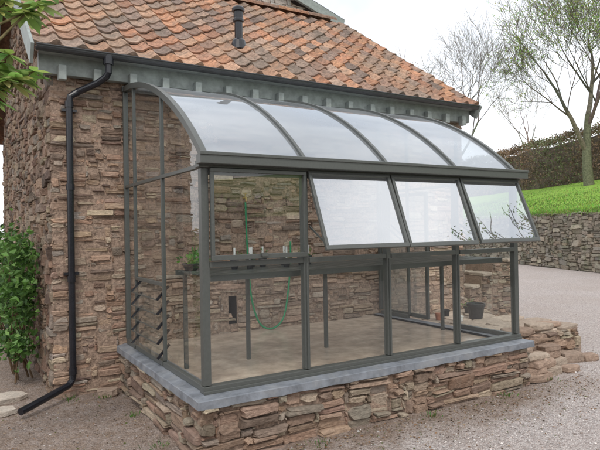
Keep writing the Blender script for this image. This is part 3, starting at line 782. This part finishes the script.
# ------------------------------------------------------------------ trees
def tree(name,base,H,r0,levels,nch,spread,leafn,lcols,ls,label,barkc=(.14,.115,.095),lean=(0,0),first=.3,seed=1,minr=.012,wob0=.10,grow_r=(.66,.88),scat=4,upb=.12):
    random.seed(seed)
    e=empty(name,base,label,"tree"); tr=MB();cr=MB();tips=[]
    def grow(p,d,L,r,lv):
        segs=4 if lv<3 else 3; pts=[p];rr=[r];q=p;dd=d.copy()
        wob=wob0+.04*lv
        for i in range(segs):
            dd=(dd+Vector((UN(-wob,wob),UN(-wob,wob),UN(-wob*.6,wob)))).normalized()
            q=q+dd*(L/segs); pts.append(q); rr.append(max(minr*.5,r*(1-.42*(i+1)/segs)))
        (tr if lv<2 else cr).tube(pts,rr,8 if lv<1 else(6 if lv<2 else(4 if lv<4 else 3)),tuple(c*UN(.85,1.15) for c in barkc),cap=False)
        if lv>=levels-2: tips.append((pts[1:],dd))
        if lv>=levels: return
        k=nch+(1 if Rn()<.4 else 0)
        for c in range(k):
            t=1.0 if c==0 else UN(.35 if lv else first+.15,1.0)
            f=t*segs; i0=min(int(f),segs-1); pp=pts[i0].lerp(pts[i0+1],f-i0)
            az=2*PI*(c/k)+UN(-.6,.6); sp=spread*UN(.6,1.2)*(0.45 if c==0 else 1)
            a=dd.orthogonal().normalized(); b=dd.cross(a)
            nd=(dd*math.cos(sp)+(a*math.cos(az)+b*math.sin(az))*math.sin(sp)); nd.z+=upb; nd.normalize()
            grow(pp,nd,L*UN(*grow_r),max(minr,rr[i0]*UN(.42,.62) if c else rr[-1]*.9),lv+1)
    grow(Vector(base),Vector((lean[0],lean[1],1)).normalized(),H*first,r0,0)
    for i in range(leafn):
        pts,dd=random.choice(tips); p=random.choice(pts)
        for j in range(3):
            q=p+Vector((random.gauss(0,.22),random.gauss(0,.22),random.gauss(0,.18)))*(ls*scat)
            cr.leaf(q,(UN(-1,1),UN(-1,1),UN(-1,1)),ls*UN(.7,1.4),ls*.7,tuple(c*UN(.7,1.3) for c in random.choice(lcols)))
    mk("trunk",tr,M_bark,e,smooth=True); mk("crown",cr,M_leaf,e)
SPR=[(.34,.46,.13),(.42,.52,.17),(.26,.37,.09)]
tree("leafing_tree",(27.0,13.7,3.6),14,.27,6,3,.70,4800,SPR,.075,"tall tree with pale green spring leaves on the grass bank",seed=8,first=.27,minr=.010,barkc=(.17,.145,.12),wob0=.06,upb=.18)
tree("bare_tree",(24.6,20.6,3.2),13.5,.18,6,3,.62,500,[(.30,.30,.18)],.05,"bare grey branched tree standing beyond the barn",barkc=(.24,.22,.20),seed=12,first=.27,minr=.009,wob0=.06)
tree("leafing_tree",(34,13,4.4),15,.24,6,3,.6,3800,SPR,.08,"tall tree with pale green spring leaves by the hedge",seed=14,first=.28,minr=.009,barkc=(.20,.175,.15),wob0=.06,upb=.2)
tree("bare_tree",(36,24,4.5),10,.14,6,2,.6,500,[(.35,.33,.2)],.06,"small bare tree standing behind the beech hedge",barkc=(.28,.25,.23),seed=21,first=.25,minr=.009)
tree("yard_tree",(20,-9.6,0),12.5,.22,5,3,.6,1500,[(.12,.20,.05),(.17,.26,.07),(.08,.13,.04)],.11,"young garden tree with sparse leaves across the yard",seed=31,first=.26,minr=.022,barkc=(.07,.06,.05))

# ------------------------------------------------------------------ climbing plant at gable
random.seed(77)
iv=empty("climbing_plant",(-.8,3.3,0),"leafy bright green climber against the gable wall","plant")
mb=MB();st=MB()
for k in range(16):
    p=Vector((-.80-UN(0,.2),UN(2.9,4.6),0));pts=[p]
    for i in range(7):
        p=p+Vector((UN(-.07,.05),UN(-.12,.12),UN(.14,.26))); pts.append(p)
    st.tube(pts,[.012*(1-.1*i) for i in range(8)],5,(.12,.08,.05))
mk("stems",st,M_bark,iv)
cls=[]
for k in range(40):
    t=Rn(); z=.3+1.24*t**.8; y_=UN(2.75,4.9); out=.08+.36*math.sin(min(1,z/1.2)*PI*.7)*UN(.3,1)
    cls.append((Vector((-.74-out*UN(.4,1.0),y_,z)),UN(.08,.19)))
for i in range(2300):
    c,r=random.choice(cls); p=c+Vector((random.gauss(0,1),random.gauss(0,1),random.gauss(0,1)))*r*.62
    if p.x>-.765: p.x=-.765-UN(0,.05)
    if p.z<.02: continue
    col=random.choice([(.10,.22,.045),(.15,.31,.07),(.07,.15,.035),(.22,.38,.11),(.05,.11,.03)]);k=UN(.6,1.2)
    mb.leaf(p,(UN(-1,.3),UN(-1,.6),UN(-.7,.4)),UN(.05,.10),UN(.04,.07),tuple(q*k for q in col))
mk("foliage",mb,M_leaf,iv)

# ------------------------------------------------------------------ overhanging shrub
sh=empty("overhanging_shrub",(-2.15,.15,0),"tall shrub with long glossy yellow green leaves","shrub")
tr=MB();lf=MB()
trunk=[(-2.15,.15,0),(-2.12,.12,.8),(-2.02,.05,1.6),(-1.9,0,2.2),(-1.78,-.08,2.65)]
tr.tube(trunk,[.045,.04,.03,.024,.015],8,(.16,.12,.09))
ends=[(-1.12,-.27,2.52),(-1.24,-.25,2.60),(-1.30,-.24,2.42),(-1.08,-.27,2.90),(-1.20,-.2,2.99),(-1.34,-.2,2.93),(-1.42,-.05,2.62),(-1.5,-.3,2.85),(-1.6,-.2,2.5),(-1.32,-.18,2.36),(-1.05,-.3,2.97),(-1.2,-.3,2.46)]
for q in ends:
    a=Vector(random.choice(trunk[2:4]));q=Vector(q);m_=a.lerp(q,.55)+Vector((0,0,.1))
    tr.tube([a,m_,q],[.014,.009,.005],6,(.18,.15,.08))
    for u in (0,.12,.24):
        c=q.lerp(m_,u)
        for i in range(8):
            az=2*PI*i/8+UN(-.3,.3); d=Vector((math.cos(az),math.sin(az),UN(-.45,.35)-.1)); col=random.choice([(.36,.48,.16),(.26,.38,.11),(.46,.56,.22),(.16,.27,.07)])
            L=UN(.09,.145); a1=d.normalized().cross(Vector((0,0,1))).normalized(); d=d.normalized(); w_=L*.19
            p=[c,c+d*L*.3+a1*w_,c+d*L*.7+a1*w_*.9+Vector((0,0,-.006)),c+d*L+Vector((0,0,-.02)),c+d*L*.7-a1*w_*.9+Vector((0,0,-.006)),c+d*L*.3-a1*w_,c+d*L*.5+Vector((0,0,-.012))]
            lf.add(p,[(0,1,6),(1,2,6),(2,3,6),(3,4,6),(4,5,6),(5,0,6)],tuple(z*UN(.8,1.2) for z in col))
mk("trunk",tr,M_bark,sh,smooth=True); mk("crown",lf,M_leaf,sh)
print("verts",sum(len(m.vertices) for m in bpy.data.meshes))
